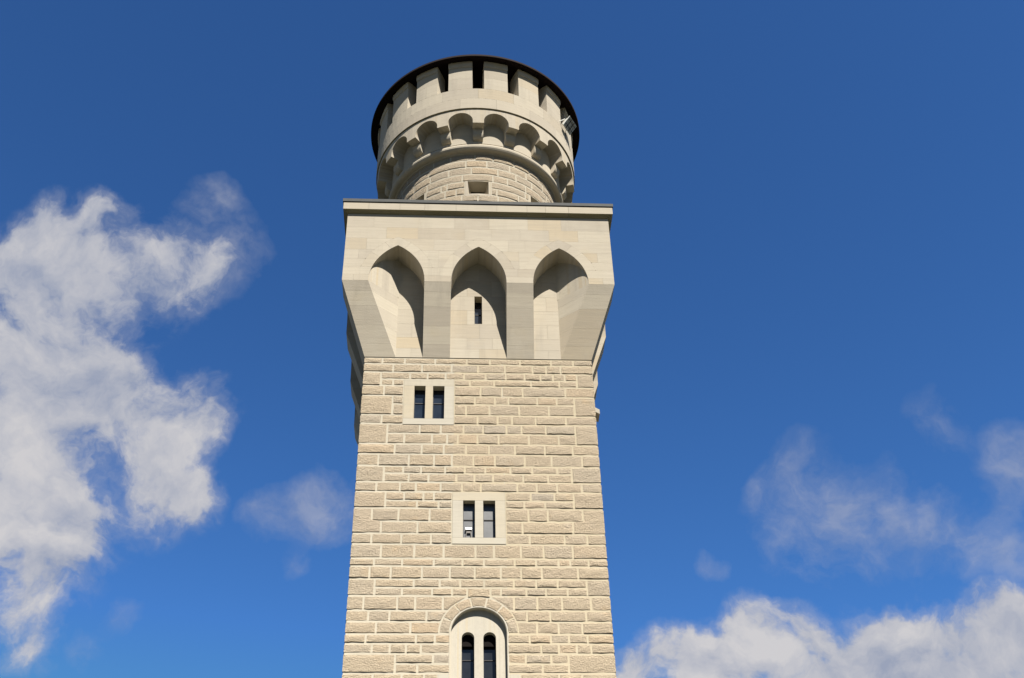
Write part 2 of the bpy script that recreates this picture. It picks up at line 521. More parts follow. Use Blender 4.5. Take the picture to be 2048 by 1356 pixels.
# spandrel around the round arch opening
NA = 28
pr_ = None
for i in range(NA + 1):
    t = PI * i / NA
    p = (ARC_X + ARC_R * math.cos(t), -YM, ARC_Z + ARC_R * math.sin(t))
    q = (p[0], -YM, ARC_Z + ARC_RO)
    if pr_: mb.quad(pr_[0], p, q, pr_[1])
    pr_ = (p, q)
mb.quad((YM, -YM, LOWZ), (YM, YM, LOWZ), (YM, YM, -.004), (YM, -YM, -.004))
mb.quad((-YM, YM, LOWZ), (-YM, -YM, LOWZ), (-YM, -YM, -.004), (-YM, YM, -.004))
mb.quad((YM, YM, LOWZ), (-YM, YM, LOWZ), (-YM, YM, -.004), (YM, YM, -.004))
shaft = mb.build('shaft', 'mortar', tower)

front = lambda u, v, d: (u, -(YM + d), v)


def arc_half(v, r):
    q = r * r - (v - ARC_Z) ** 2
    return math.sqrt(q) if q > 0 else 0.0


RC = ARC_RO + GAP
skip_corner = set()
EDGE = .012                      # corner stones stop just short of the arris of the side stones
for ci, (z0, z1, xs) in enumerate(COURSES):
    B = [-A] + xs + [A]
    for k in range(len(B) - 1):
        x0, x1 = B[k], B[k + 1]
        cx, cz = (x0 + x1) / 2, (z0 + z1) / 2
        corner = 'L' if k == 0 else ('R' if k == len(B) - 2 else '')
        if corner and (ci, corner) in skip_corner: continue
        u0 = x0 + (GAP if k else .0)
        u1 = x1 - (GAP if k < len(B) - 2 else .0)
        vt, vb_ = z0 - GV, z1 + GV
        if any(h[0] - .02 < cx < h[1] + .02 and h[2] < cz < h[3] for h in OPEN) and not (24 < ci < 28):
            continue
        kw = {}
        if corner and ci in TALL:
            vb_ = COURSES[ci + 1][1] + GV; skip_corner.add((ci + 1, corner))
        if corner and ci == 17:          # the two L-shaped corner stones beside the middle window
            nxt = COURSES[18]; skip_corner.add((18, corner))
            step = z1 + .02
            low = nxt[1] + GV
            e = (nxt[2][0] - GAP) if corner == 'L' else (nxt[2][-1] + GAP)
            rows = [low, low + .10, low + .2, low + .29, step - .03, step + .03, step + .13, step + .23, step + .33, vt]
            if corner == 'L':
                rock_block('stone_block', front, u0, u1, low, vt, shaft, ur=lambda v, u1=u1, e=e: e if v < step else u1, rows=rows)
            else:
                rock_block('stone_block', front, u0, u1, low, vt, shaft, ul=lambda v, u0=u0, e=e: e if v < step else u0, rows=rows)
            continue
        if 24 < ci < 28 and x0 < -.2 and x1 > .2:      # the course is cut by the round arch: a stone either side
            lim = .36 if ci == 25 else 0
            rock_block('stone_block', front, u0, u0 + .5, vb_, vt, shaft,
                       ur=lambda v: min(ARC_X - lim, ARC_X - arc_half(v, RC)))
            rock_block('stone_block', front, u1 - .5, u1, vb_, vt, shaft,
                       ul=lambda v: max(ARC_X + lim, ARC_X + arc_half(v, RC)))
            continue
        if ci == 24 and x0 < -.2 and x1 > .2:
            rock_block('stone_block', front, u0, u1, vb_, vt, shaft,
                       vb=lambda u: max(vb_ - .07, ARC_Z + math.sqrt(RC * RC - (u - ARC_X) ** 2)))
            continue
        rock_block('stone_block', front, u0, u1, vb_, vt, shaft)

# voussoirs of the round arch
for k in range(7):
    a0, a1 = PI * k / 7, PI * (k + 1) / 7
    polar = lambda u, v, d: (ARC_X - v * math.cos(u / .9), -(YM + d), ARC_Z + v * math.sin(u / .9))
    rock_block('voussoir', polar, a0 * .9 + .02, a1 * .9 - .02, ARC_R + .045, ARC_RO - .01, shaft, proud=.014)

# courses below the picture and the other three faces, joined: nobody sees them one by one
low = MB()
z = COURSES[-1][1]
rows_low = []
while z > LOWZ + .3:
    h = rng.choice((.26, .3, .33, .38, .42)); rows_low.append((z, z - h)); z -= h
for z0, z1 in rows_low:
    x = -A
    while x < A - .01:
        w_ = min(rng.uniform(.45, 1.1), A - x)
        if A - (x + w_) < .3: w_ = A - x
        cx, cz = x + w_ / 2, (z0 + z1) / 2
        if not (cz > -12.3 and x + w_ > -.75 and x < .72):
            rock_block('', front, x + GAP, x + w_ - GAP, z1 + GV, z0 - GV, None, collect=low)
        elif cz > -12.3:
            for (a, b) in ((x, -.765), (.716, x + w_)):
                if b - a > .12: rock_block('', front, a + GAP, b - GAP, z1 + GV, z0 - GV, None, collect=low)
        x += w_
o = low.build('lower_stonework', 'rough', shaft); o['kind'] = 'stuff'
for side, ang in (('left', -90), ('right', 90), ('rear', 180)):
    smb = MB()
    ca, sa = math.cos(math.radians(ang)), math.sin(math.radians(ang))
    def sfn(u, v, d, ca=ca, sa=sa):
        x, y = u, -(YM + d)
        return (x * ca - y * sa, x * sa + y * ca, v)
    for z0, z1 in [(c[0], c[1]) for c in COURSES] + rows_low[:6]:
        x = -A + .05
        while x < A - .06:
            w_ = min(rng.uniform(.45, 1.1), A - .05 - x)
            if A - .05 - (x + w_) < .3: w_ = A - .05 - x
            rock_block('', sfn, x + GAP * .5, x + w_ - GAP, z1 + GV, z0 - GV, None, collect=smb)
            x += w_
    o = smb.build('side_stonework', 'rough', shaft); o['kind'] = 'stuff'

# ------------------------------------------------------------------ windows of the shaft


def pane_set(parent, x0, x1, z0, z1, y, gmat, bar_z, arched=False):
    mb = MB(); mb.box(x0, x1, y, y + .012, z0, z1); mb.build('pane', gmat, parent)
    mb = MB(); mb.box(x0, x1, y - .02, y - .003, bar_z - .011, bar_z + .011); mb.build('glazing_bar', 'iron', parent)
    mb = MB()
    mb.box(x0 + .001, x0 + .018, y - .022, y - .004, z0, z1)
    mb.box(x1 - .018, x1 - .001, y - .022, y - .004, z0, z1)
    mb.build('casement', 'iron', parent)


def deep_window(name, wx0, wx1, wz0, wz1, lights, zb, zt, gmat, label, depth):
    """flush stone surround with two narrow lights; a dark recess and panes behind"""
    x0, x1 = wx0, wx1
    YF = -3.497
    YG = YF + depth
    YB = YG + .06
    mb = MB()                                   # black sheet in place of the unlit room behind the panes
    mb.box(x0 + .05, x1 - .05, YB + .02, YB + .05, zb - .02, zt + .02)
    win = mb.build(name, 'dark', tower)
    win['label'] = label
    g_ = .004
    # jamb linings either side of each light (stone, they catch the sun low down)
    mb = MB()
    mb.box(x0 + .005, x1 - .005, YF, YB, zt + g_, wz1 - .005); mb.build('lintel', 'frame', win)
    mb = MB()
    mb.box(x0 + .005, x1 - .005, YF, YB, wz0 + .005, zb - g_); mb.build('sill', 'frame', win)
    xs = [x0 + .005] + [v for l in lights for v in l] + [x1 - .005]
    for k in range(0, len(xs), 2):
        inner = 0 < k < len(xs) - 2
        mb = MB(); mb.box(xs[k], xs[k + 1], YF, YB, zb, zt); mb.build('mullion' if inner else 'jamb', 'frame', win)
    for (a, b) in lights:
        pane_set(win, a, b, zb, zt, YG, gmat, zb + (zt - zb) * .50 + .73 * depth - .07)
    return win


deep_window('window', *WIN1, [(-1.935, -1.60), (-1.375, -1.03)], -2.31, -1.10, 'glass_blue',
            'upper pair of narrow lights with blue-grey panes in a pale stone surround', .225)
deep_window('window', *WIN2, [(-.452, -.118), (.112, .452)], -6.35, -5.15, 'glass_grey',
            'middle pair of narrow lights with dusty grey panes in a pale stone surround', .185)

# the round-arched window: a recessed tympanum with two round-headed lights
YT = -3.345
LIGHTS = [(-.468, -.138), (.098, .43)]
LSP = -9.275                      # springing of the two small heads
ZS = -12.0
mb = MB()
xs = set([ARC_X - ARC_R, ARC_X + ARC_R])
for a, b in LIGHTS:
    xs |= {a + (b - a) * (0.5 - 0.5 * math.cos(PI * i / 14)) for i in range(15)}
xs |= {ARC_X - ARC_R * math.cos(PI * i / 40) for i in range(41)}
xs = sorted(xs)
outer = lambda x: ARC_Z + math.sqrt(max(0, ARC_R ** 2 - (x - ARC_X) ** 2))


def head(x, l):
    r = (l[1] - l[0]) / 2; c = (l[0] + l[1]) / 2
    return LSP + math.sqrt(max(0, r * r - (x - c) ** 2))


for x0, x1 in zip(xs, xs[1:]):
    if x1 - x0 < 1e-6: continue
    l = next((l for l in LIGHTS if l[0] < (x0 + x1) / 2 < l[1]), None)
    if l is None:
        mb.quad((x0, YT, ZS), (x1, YT, ZS), (x1, YT, outer(x1)), (x0, YT, outer(x0)))
    else:
        mb.quad((x0, YT, head(x0, l)), (x1, YT, head(x1, l)), (x1, YT, outer(x1)), (x0, YT, outer(x0)))
        mb.quad((x0, YT, head(x0, l)), (x1, YT, head(x1, l)), (x1, YT + .3, head(x1, l)), (x0, YT + .3, head(x0, l)))
for a, b in LIGHTS:
    for x in (a, b):
        mb.quad((x, YT, ZS), (x, YT + .5, ZS), (x, YT + .5, LSP), (x, YT, LSP))
arched = mb.build('window', 'frame', tower)
arched['label'] = 'round-arched window with two round-headed lights at the bottom of the picture'
# rolled edge of the arch reveal
mb = MB()
prev = None
path = [(ARC_X - ARC_R, ZS)] + [(ARC_X - ARC_R * math.cos(PI * i / 40), ARC_Z + ARC_R * math.sin(PI * i / 40)) for i in range(41)] + [(ARC_X + ARC_R, ZS)]
prof = [(.055, -3.462), (.05, -3.480), (.03, -3.492), (.008, -3.490), (-.003, -3.476), (-.004, -3.34)]
for i in range(len(path)):
    x, z = path[i]
    if z >= ARC_Z - 1e-6:
        n_ = Vector((x - ARC_X, z - ARC_Z)).normalized()
    else:
        n_ = Vector((-1 if x < ARC_X else 1, 0))
    sec = [(x + n_.x * o_, y_, z + n_.y * o_) for o_, y_ in prof]
    if prev:
        for a, b, c, d in zip(prev, prev[1:], sec, sec[1:]): mb.quad(a, b, d, c)
    prev = sec
mb.build('arch_moulding', 'frame', arched)
mb = MB()
mb.quad((-.8, YT + .52, ZS), (.8, YT + .52, ZS), (.8, YT + .52, -8.9), (-.8, YT + .52, -8.9))
mb.quad((-.8, YT + .3, -8.95), (.8, YT + .3, -8.95), (.8, YT + .53, -8.95), (-.8, YT + .53, -8.95))
mb.build('recess', 'dark', arched)  # near-black surfaces in place of the unlit inside
for a, b in LIGHTS:
    mb = MB(); mb.box(a + .001, b - .001, YT + .15, YT + .235, LSP - .17, LSP + .17); mb.build('timber_head', 'dark', arched)
    pane_set(arched, a, b, ZS, LSP, YT + .25, 'glass_dark', -9.80)
# smooth stones that bond the frame into the wall
for a, b in ((-1.066, -.795), (.766, 1.033)):
    mb = MB(); mb.box(a, b, -3.492, -3.44, -10.63, -10.355); mb.build('bonding_stone', 'frame', arched)

# ------------------------------------------------------------------ machicolated storey
BO = 4.305                       # outer half width
ZB, ZW = 2.44, 5.44              # break of the piers, top of the wall under the cornice
CTR = [-2.604, -0.004, 2.604]    # arch centres
HW = [.884, .876, .884]
SPR = 2.47; APX = 3.995


def arch_geo(k):
    hw = HW[k]; h = APX - SPR
    r = (hw * hw + h * h) / (2 * hw)
    return CTR[k], hw, r


def intr(x, k, t=0.0):
    """height of the (offset) pointed arch k above x, or None outside it"""
    c, hw, r = arch_geo(k)
    dx = abs(x - c)
    if dx > hw + t + 1e-6: return None
    q = (r + t) ** 2 - (dx + r - hw) ** 2
    return SPR + math.sqrt(max(0, q))


def arch_x(k, n=18, t=0.0):
    c, hw, r = arch_geo(k)
    a_end = math.asin((math.sqrt((r + t) ** 2 - (r - hw) ** 2)) / (r + t))
    R_ = [(c - (r - hw) + (r + t) * math.cos(a_end * i / n)) for i in range(n + 1)]     # right side, spring to apex
    R_[-1] = c
    return [2 * c - x for x in R_] + R_[::-1][1:]


REV_X, REV_Y = 2.55, -3.5        # foot of the diagonal reveals of the two outer bays


def rev_y(x):
    """depth of the diagonal reveal plane at |x|"""
    s = (BO - 3.5) / ((CTR[2] + HW[2]) - REV_X)
    return REV_Y - (abs(x) - REV_X) * s


def wall_core(yf):
    mb = MB()
    YB = -3.49
    # front face
    brk = sorted({-BO + .015, BO - .015} | {x for k in range(3) for x in arch_x(k)})
    for x0, x1 in zip(brk, brk[1:]):
        if x1 - x0 < 1e-6: continue
        k = next((k for k in range(3) if abs((x0 + x1) / 2 - CTR[k]) < HW[k]), None)
        b0, b1 = (ZB, ZB) if k is None else (intr(x0, k), intr(x1, k))
        mb.quad((x0, yf, b0), (x1, yf, b1), (x1, yf, ZW), (x0, yf, ZW))
        if k is None:
            mb.quad((x0, yf, b0), (x1, yf, b1), (x1, YB, b1), (x0, YB, b0))
        else:
            def back(x):
                return min(YB, rev_y(x)) if (k != 1 and abs(x) > REV_X) else YB
            mb.quad((x0, yf, b0), (x1, yf, b1), (x1, back(x1), b1), (x0, back(x0), b0))      # soffit
            if k != 1 and abs((x0 + x1) / 2) > REV_X:                                            # diagonal reveal above the break
                mb.quad((x0, back(x0), ZB), (x1, back(x1), ZB), (x1, back(x1), b1), (x0, back(x0), b0))
    for k in range(3):
        for s in (-1, 1):
            x = CTR[k] + s * HW[k]
            if k != 1 and s == (k - 1): continue
            mb.quad((x, yf, ZB), (x, YB, ZB), (x, YB, SPR), (x, yf, SPR))
    return mb


mach = wall_core(-BO + .015).build('machicolation', 'ashlar', tower)
plain_side = wall_core(-BO).mesh('arcade_wall', 'ashlar')
for q in (1, 2, 3):
    put('arcade_wall', plain_side, mach, q * PI / 2)
# inner wall of the storey (back of the bays)
mb = MB()
SLIT = (-.121, .118, 1.39, 2.55)
yc = 3.487
face_with_openings(mb, -yc, yc, -.002, 5.6, -yc, [SLIT])
for q in (1, 2, 3):
    ca, sa = math.cos(q * PI / 2), math.sin(q * PI / 2)
    pts = [(-yc, -yc), (yc, -yc)]
    pts = [(x * ca - y * sa, x * sa + y * ca) for x, y in pts]
    mb.quad((*pts[0], -.002), (*pts[1], -.002), (*pts[1], 5.6), (*pts[0], 5.6))
mb.build('inner_wall', 'ashlar', mach)

# ashlar facing of the bay backs
ZC = [0.0, .36, .80, 1.36, 1.95, 2.55, 3.2, 3.75, 4.1]
for bx0, bx1 in ((-2.56, -1.70), (-.89, .88), (1.70, 2.56)):
    for ci, (za, zb) in enumerate(zip(ZC, ZC[1:])):
        wide = bx1 - bx0
        if wide > 1: cuts = [bx0, bx0 + wide * (.30 if ci % 2 else .5), bx0 + wide * (.75 if ci % 2 else 1.0), bx1] if ci % 2 else [bx0, bx0 + wide * .52, bx1]
        else: cuts = [bx0, bx1] if ci % 2 else [bx0, bx0 + wide * .55, bx1]
        for x0, x1 in zip(cuts, cuts[1:]):
            if x1 - x0 < .05: continue
            parts = [(x0, x1, za, zb)]
            if x1 > SLIT[0] and x0 < SLIT[1] and zb > SLIT[2] and za < SLIT[3]:
                parts = []
                if x0 < SLIT[0]: parts.append((x0, SLIT[0], za, zb))
                if x1 > SLIT[1]: parts.append((SLIT[1], x1, za, zb))
                l_, r_ = max(x0, SLIT[0]), min(x1, SLIT[1])
                if za < SLIT[2]: parts.append((l_, r_, za, SLIT[2]))
                if zb > SLIT[3]: parts.append((l_, r_, SLIT[3], zb))
            for (p0, p1, q0, q1) in parts:
                e = .002
                mb = MB(); mb.slab([(p0 + e, q0 + e), (p1 - e, q0 + e), (p1 - e, q1 - e), (p0 + e, q1 - e)], -3.5, .0115)
                mb.build('ashlar_stone', 'ashlar', mach)
# slit window in the middle bay
mb = MB()
a, b, z0, z1 = SLIT
yb = -3.19
mb.quad((a, -3.5, z1), (b, -3.5, z1), (b, yb, z1), (a, yb, z1))
mb.quad((a, -3.5, z0), (b, -3.5, z0), (b, yb, z0), (a, yb, z0))
for x in (a, b): mb.quad((x, -3.5, z0), (x, yb, z0), (x, yb, z1), (x, -3.5, z1))
slit = mb.build('slit_window', 'ashlar', tower)
slit['label'] = 'single slit window in the middle pointed bay'
pane_set(slit, a, b, z0, z1 - .01, yb, 'glass_blue', z0 + .62)

# front facing: courses above the arches, cut to the arch rings
RING = .33
ring_top = lambda x: max([v for v in (intr(x, k, RING) for k in range(3)) if v is not None] or [-9])
ZR = 3.03                        # the rings start here; below it the piers are coursed
FC = [(ZW, 4.79), (4.79, 4.29), (4.29, 3.79), (3.79, 3.38), (3.38, ZR)]
FJ = [[-4.305, -3.43, -1.95, -.80, .35, 1.62, 2.72, 4.305],
      [-4.305, -3.0, -1.98, -.45, .42, 1.35, 2.3, 3.25, 4.305],
      [-4.305, -3.62, -2.6, -1.45, -.006, .96, 1.50, 2.6, 4.305],
      [-4.305, -3.85, -2.6, -1.30, 0, 1.29, 2.6, 3.83, 4.305],
      [-4.305, -2.6, -1.29, 0, 1.29, 2.6, 4.305]]
e = .0016
for (zt, zb), J in zip(FC, FJ):
    for x0, x1 in zip(J, J[1:]):
        x0 += e; x1 -= e
        n = max(2, int((x1 - x0) / .03))
        run = []
        def flush():
            if len(run) > 1 and run[-1][0] - run[0][0] > .02:
                pts = [(x, z) for x, z in run] + [(run[-1][0], zt - e), (run[0][0], zt - e)]
                if max(zt - e - z for x, z in run) > .03:
                    # drop repeated bottom points on the straight
                    red = [pts[0]] + [pts[i] for i in range(1, len(run) - 1) if not (pts[i][1] == pts[i - 1][1] == pts[i + 1][1])] + pts[len(run) - 1:]
                    mb = MB(); mb.slab(red, -BO, .0125); mb.build('ashlar_stone', 'ashlar', mach)
            run.clear()
        for i in range(n + 1):
            x = x0 + (x1 - x0) * i / n
            lim = max(zb + e, ring_top(x) + e * 1.4)
            inside = any(abs(x - CTR[k]) < HW[k] + .004 for k in range(3)) and lim < 3.3
            if lim < zt - e * 2 and not inside: run.append((x, lim))
            else: flush()
        flush()
# voussoirs of the three pointed arches
for k in range(3):
    c, hw, r = arch_geo(k)
    for s in (-1, 1):
        cxr = c - s * (r - hw)
        a_in = math.asin((APX - SPR) / r)
        a_out = math.acos((r - hw) / (r + RING))
        cuts = [0.0, .58, .86] if s < 0 else [0.0, .66, .86]
        for j in range(len(cuts) - 1):
            tb = math.asin((ZR - SPR) / r) / a_in
            q0, q1 = (v if v else tb for v in (cuts[j], cuts[j + 1]))
            t0, t1 = q0 * a_in + .0009, q1 * a_in - .0009
            o0 = math.asin((ZR + .003 - SPR) / (r + RING)) if j == 0 else t0
            inner = [(cxr + s * r * math.cos(t0 + (t1 - t0) * i / 6), SPR + r * math.sin(t0 + (t1 - t0) * i / 6)) for i in range(7)]
            outer_ = [(cxr + s * (r + RING) * math.cos(o0 + (t1 - o0) * i / 6), SPR + (r + RING) * math.sin(o0 + (t1 - o0) * i / 6)) for i in range(7)]
            # neighbours meet over the piers
            lim = (CTR[k] + CTR[k + s]) / 2 if 0 <= k + s < 3 else s * 9
            outer_ = [(min(x, lim - e) if s > 0 else max(x, lim + e), z) for x, z in outer_]
            mb = MB(); mb.slab(inner + outer_[::-1], -BO, .0125); mb.build('voussoir', 'ashlar', mach)
    # keystone at the point
    t0 = .86 * a_in + .0012
    nR = [(c - (r - hw) + r * math.cos(t0 + (a_in - t0) * i / 4), SPR + r * math.sin(t0 + (a_in - t0) * i / 4)) for i in range(5)]
    oR = [(c - (r - hw) + (r + RING) * math.cos(t0 + (a_out - t0) * i / 4), SPR + (r + RING) * math.sin(t0 + (a_out - t0) * i / 4)) for i in range(5)]
    nL = [(2 * c - x, z) for x, z in nR]; oL = [(2 * c - x, z) for x, z in oR]
    mb = MB(); mb.slab(nR + nL[::-1][1:] + oL + oR[::-1][1:], -BO, .0125); mb.build('keystone', 'ashlar', mach)
# coursed springers of the four piers, cut to the curve of the arches


def arch_edge(k, z, s):
    c, hw, r = arch_geo(k)
    return c + s * (math.sqrt(r * r - max(0, z - SPR) ** 2) - (r - hw))


for za, zb in ((ZB + .0005, 2.69), (2.69, ZR)):
    zz = [za + e + (zb - za - 2 * e) * i / 6 for i in range(7)]
    for p in range(4):
        Lf = [(arch_edge(p - 1, z, 1) if p else -BO, z) for z in zz]
        Rt = [(arch_edge(p, z, -1) if p < 3 else BO, z) for z in zz]
        split = (p in (1, 2) and za > 2.6) or (p in (0, 3) and za < 2.6)
        if split:
            mx = (Lf[3][0] + Rt[3][0]) / 2 + (.05 if p % 2 else -.06)
            halves = [(Lf, [(mx - e, z) for z in zz]), ([(mx + e, z) for z in zz], Rt)]
        else: halves = [(Lf, Rt)]
        for a_, b_ in halves:
            mb = MB(); mb.slab(a_[::-1] + b_, -BO, .0125); mb.build('springer', 'ashlar', mach)

# raking piers: courses of stone between shaft and overhang
PZ = [0.0, .42, 1.0, 1.62, 2.10, ZB]
sv = lambda z: 3.5 + (BO - 3.5) * z / ZB


def pier_mid(x0, x1, z0, z1):
    mb = MB()
    mb.prism([(x0, -sv(z0)), (x1, -sv(z0)), (x1, -3.485), (x0, -3.485)], z0, z1, [(x0, -sv(z1)), (x1, -sv(z1)), (x1, -3.485), (x0, -3.485)])
    return mb.mesh('pier_stone', 'ashlar')


def pier_corner(z0, z1):
    def plan(z):
        s_ = sv(z)
        xi = REV_X + (s_ - 3.5) * ((CTR[2] + HW[2]) - REV_X) / (BO - 3.5)
        return [(-s_, -s_), (-xi, -s_), (-REV_X, -3.5), (-REV_X - .02, -3.47), (-3.42, -3.42), (-3.47, -REV_X - .02), (-3.5, -REV_X), (-s_, -xi)]
    mb = MB(); mb.prism(plan(z0), z0, z1, plan(z1))
    return mb.mesh('pier_stone', 'ashlar')


for z0, z1 in zip(PZ, PZ[1:]):
    g0, g1 = z0 + (.0015 if z0 else .001), z1 - .0012
    mc = pier_corner(g0, g1)
    ma = pier_mid(CTR[0] + HW[0], CTR[1] - HW[1], g0, g1)
    mz = pier_mid(CTR[1] + HW[1], CTR[2] - HW[2], g0, g1)
    for q in range(4):
        for me in (mc, ma, mz): put('pier_stone', me, mach, q * PI / 2)

# ------------------------------------------------------------------ cornice
PROF = [(.02, 5.4745), (.150, 5.4745), (.150, 5.765), (.02, 5.765)]
CAV = [(-.03, 5.38), (.012, 5.385), (.055, 5.41), (.10, 5.455), (.135, 5.468), (.146, 5.4715), (-.03, 5.4715)]   # cavetto, green with algae


def sweep(mb, prof, x0, x1, ml, mr):
    """profile (out, z) swept along the front, mitred where it meets a corner"""
    L = [((-(BO + o_)) if ml else x0, -(BO + o_), z) for o_, z in prof]
    R = [((BO + o_) if mr else x1, -(BO + o_), z) for o_, z in prof]
    n = len(prof)
    for i in range(n):
        j = (i + 1) % n
        mb.quad(L[i], R[i], R[j], L[j])
    mb.poly(L[::-1]); mb.poly(R)


mb = MB()
LP = [(-.10, 5.79), (.165, 5.785), (.180, 5.80), (.182, 5.925), (.165, 5.94), (-.10, 5.97)]
for q in range(4):
    t = MB(); sweep(t, LP, 0, 0, True, True)
    ca, sa = math.cos(q * PI / 2), math.sin(q * PI / 2)
    o_ = len(mb.v)
    mb.v += [(x * ca - y * sa, x * sa + y * ca, z) for x, y, z in t.v]
    mb.f += [tuple(i + o_ for i in f) for f in t.f]
mb.prism([(-4.25, -4.25), (4.25, -4.25), (4.25, 4.25), (-4.25, 4.25)], 5.80, 5.966, [(-4.25, -4.25), (4.25, -4.25), (4.25, 4.25), (-4.25, 4.25)])
cornice = mb.build('cornice', 'lead', tower)
cornice['label'] = 'flat lead capping on the cornice of the square storey'
mb = MB()       # dark bed behind the stones and under the lead
bed = [(-.05, 5.50), (.10, 5.50), (.115, 5.785), (-.05, 5.785)]
for q in range(4):
    t = MB(); sweep(t, bed, 0, 0, True, True)
    ca, sa = math.cos(q * PI / 2), math.sin(q * PI / 2)
    o_ = len(mb.v)
    mb.v += [(x * ca - y * sa, x * sa + y * ca, z) for x, y, z in t.v]
    mb.f += [tuple(i + o_ for i in f) for f in t.f]
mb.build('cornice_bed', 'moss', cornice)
CJ = [-4.5, -3.62, -2.60, -1.78, -.75, .60, 1.60, 2.22, 2.98, 4.5]
for q in range(4):
    for i, (x0, x1) in enumerate(zip(CJ, CJ[1:])):
        mb = MB(); sweep(mb, PROF, x0 + .003, x1 - .003, i == 0, i == len(CJ) - 2)
        put('cornice_stone', mb.mesh('cornice_stone', 'ashlar'), cornice, q * PI / 2)
        mb = MB(); sweep(mb, CAV, x0 + .003, x1 - .003, i == 0, i == len(CJ) - 2)
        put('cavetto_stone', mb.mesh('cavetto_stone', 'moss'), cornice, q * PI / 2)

# sloping stone hood on the right-hand face
mb = MB()
hp = [(3.46, -.56), (3.85, -.79), (3.85, -.96), (3.46, -.74)]
k = len(mb.v)
mb.v += [(x, -2.0, z) for x, z in hp] + [(x, -1.55, z) for x, z in hp]
mb.f += [(0, 1, 2, 3), (7, 6, 5, 4), (0, 4, 5, 1), (1, 5, 6, 2), (2, 6, 7, 3), (3, 7, 4, 0)]
mb.build('side_window_hood', 'frame', tower)

# ------------------------------------------------------------------ round turret
TX = .025
RT = 3.072                       # mortar radius
def ring_wall(mb, R, z0, z1, holes=(), n=144, flip=False):
    """cylinder wall with rectangular openings (th0, th1, z0, z1) in degrees"""
    th = sorted({-180 + 360 * i / n for i in range(n + 1)} | {h[0] for h in holes} | {h[1] for h in holes})
    for a, b in zip(th, th[1:]):
        if b - a < 1e-6: continue
        z = z0
        for h in sorted([h for h in holes if h[0] < (a + b) / 2 < h[1]], key=lambda h: h[2]):
            mb.quad(cyl_pt(R, a, z), cyl_pt(R, b, z), cyl_pt(R, b, h[2]), cyl_pt(R, a, h[2])); z = h[3]
        mb.quad(cyl_pt(R, a, z), cyl_pt(R, b, z), cyl_pt(R, b, z1), cyl_pt(R, a, z1))


def lathe(mb, prof, n=144, a0=-180, a1=180):
    for i in range(n):
        a, b = a0 + (a1 - a0) * i / n, a0 + (a1 - a0) * (i + 1) / n
        for (r0, z0), (r1, z1) in zip(prof, prof[1:]):
            mb.quad(cyl_pt(r0, a, z0), cyl_pt(r0, b, z0), cyl_pt(r1, b, z1), cyl_pt(r1, a, z1))


SL = [-180 + 45 * i for i in range(8)]
SLZ = (7.765, 8.40)
holes = []
for c in SL:
    if c == -180: continue
    holes.append((c - 6.9, c + 6.9, *SLZ))
mb = MB(); ring_wall(mb, RT, 5.7, 9.86, holes)
turret = mb.build('turret', 'mortar', tower, smooth=True, weld=True)
turret.location.x = TX
turret['label'] = 'round upper turret of rock-faced courses rising from the square storey'
for c in SL[1:]:
    mb = MB()
    z0, z1 = SLZ
    Ro, Ri = RT + .012, RT - .52
    o0, o1, i0, i1 = c - 6.9, c + 6.9, c - 5.6, c + 5.6
    # splayed jambs, head and sill
    mb.quad(cyl_pt(Ro, o0, z1), cyl_pt(Ro, o1, z1), cyl_pt(Ri, i1, z1), cyl_pt(Ri, i0, z1))
    mb.quad(cyl_pt(Ro, o0, z0), cyl_pt(Ro, o1, z0), cyl_pt(Ri, i1, z0), cyl_pt(Ri, i0, z0))
    mb.quad(cyl_pt(Ro, o0, z0), cyl_pt(Ri, i0, z0), cyl_pt(Ri, i0, z1), cyl_pt(Ro, o0, z1))
    mb.quad(cyl_pt(Ro, o1, z0), cyl_pt(Ri, i1, z0), cyl_pt(Ri, i1, z1), cyl_pt(Ro, o1, z1))
    # flush surround
    for (t0, t1, q0, q1) in ((c - 8.6, c - 6.9, z0 - .0, z1 + .0), (c + 6.9, c + 8.6, z0 - .0, z1 + .0), (c - 8.6, c + 8.6, z0 - .10, z0), (c - 8.6, c + 8.6, z1, z1 + .02)):
        for i in range(4):
            ta, tb = t0 + (t1 - t0) * i / 4, t0 + (t1 - t0) * (i + 1) / 4
            mb.quad(cyl_pt(Ro, ta, q0), cyl_pt(Ro, tb, q0), cyl_pt(Ro, tb, q1), cyl_pt(Ro, ta, q1))
    s_ = mb.build('embrasure', 'ashlar', turret)
    mb = MB()
    mb.quad(cyl_pt(Ri, i0, z0), cyl_pt(Ri, i1, z0), cyl_pt(Ri, i1, z1), cyl_pt(Ri, i0, z1))
    mb.build('embrasure_void', 'dark', turret)  # black sheet painted for the shade at the back of the opening

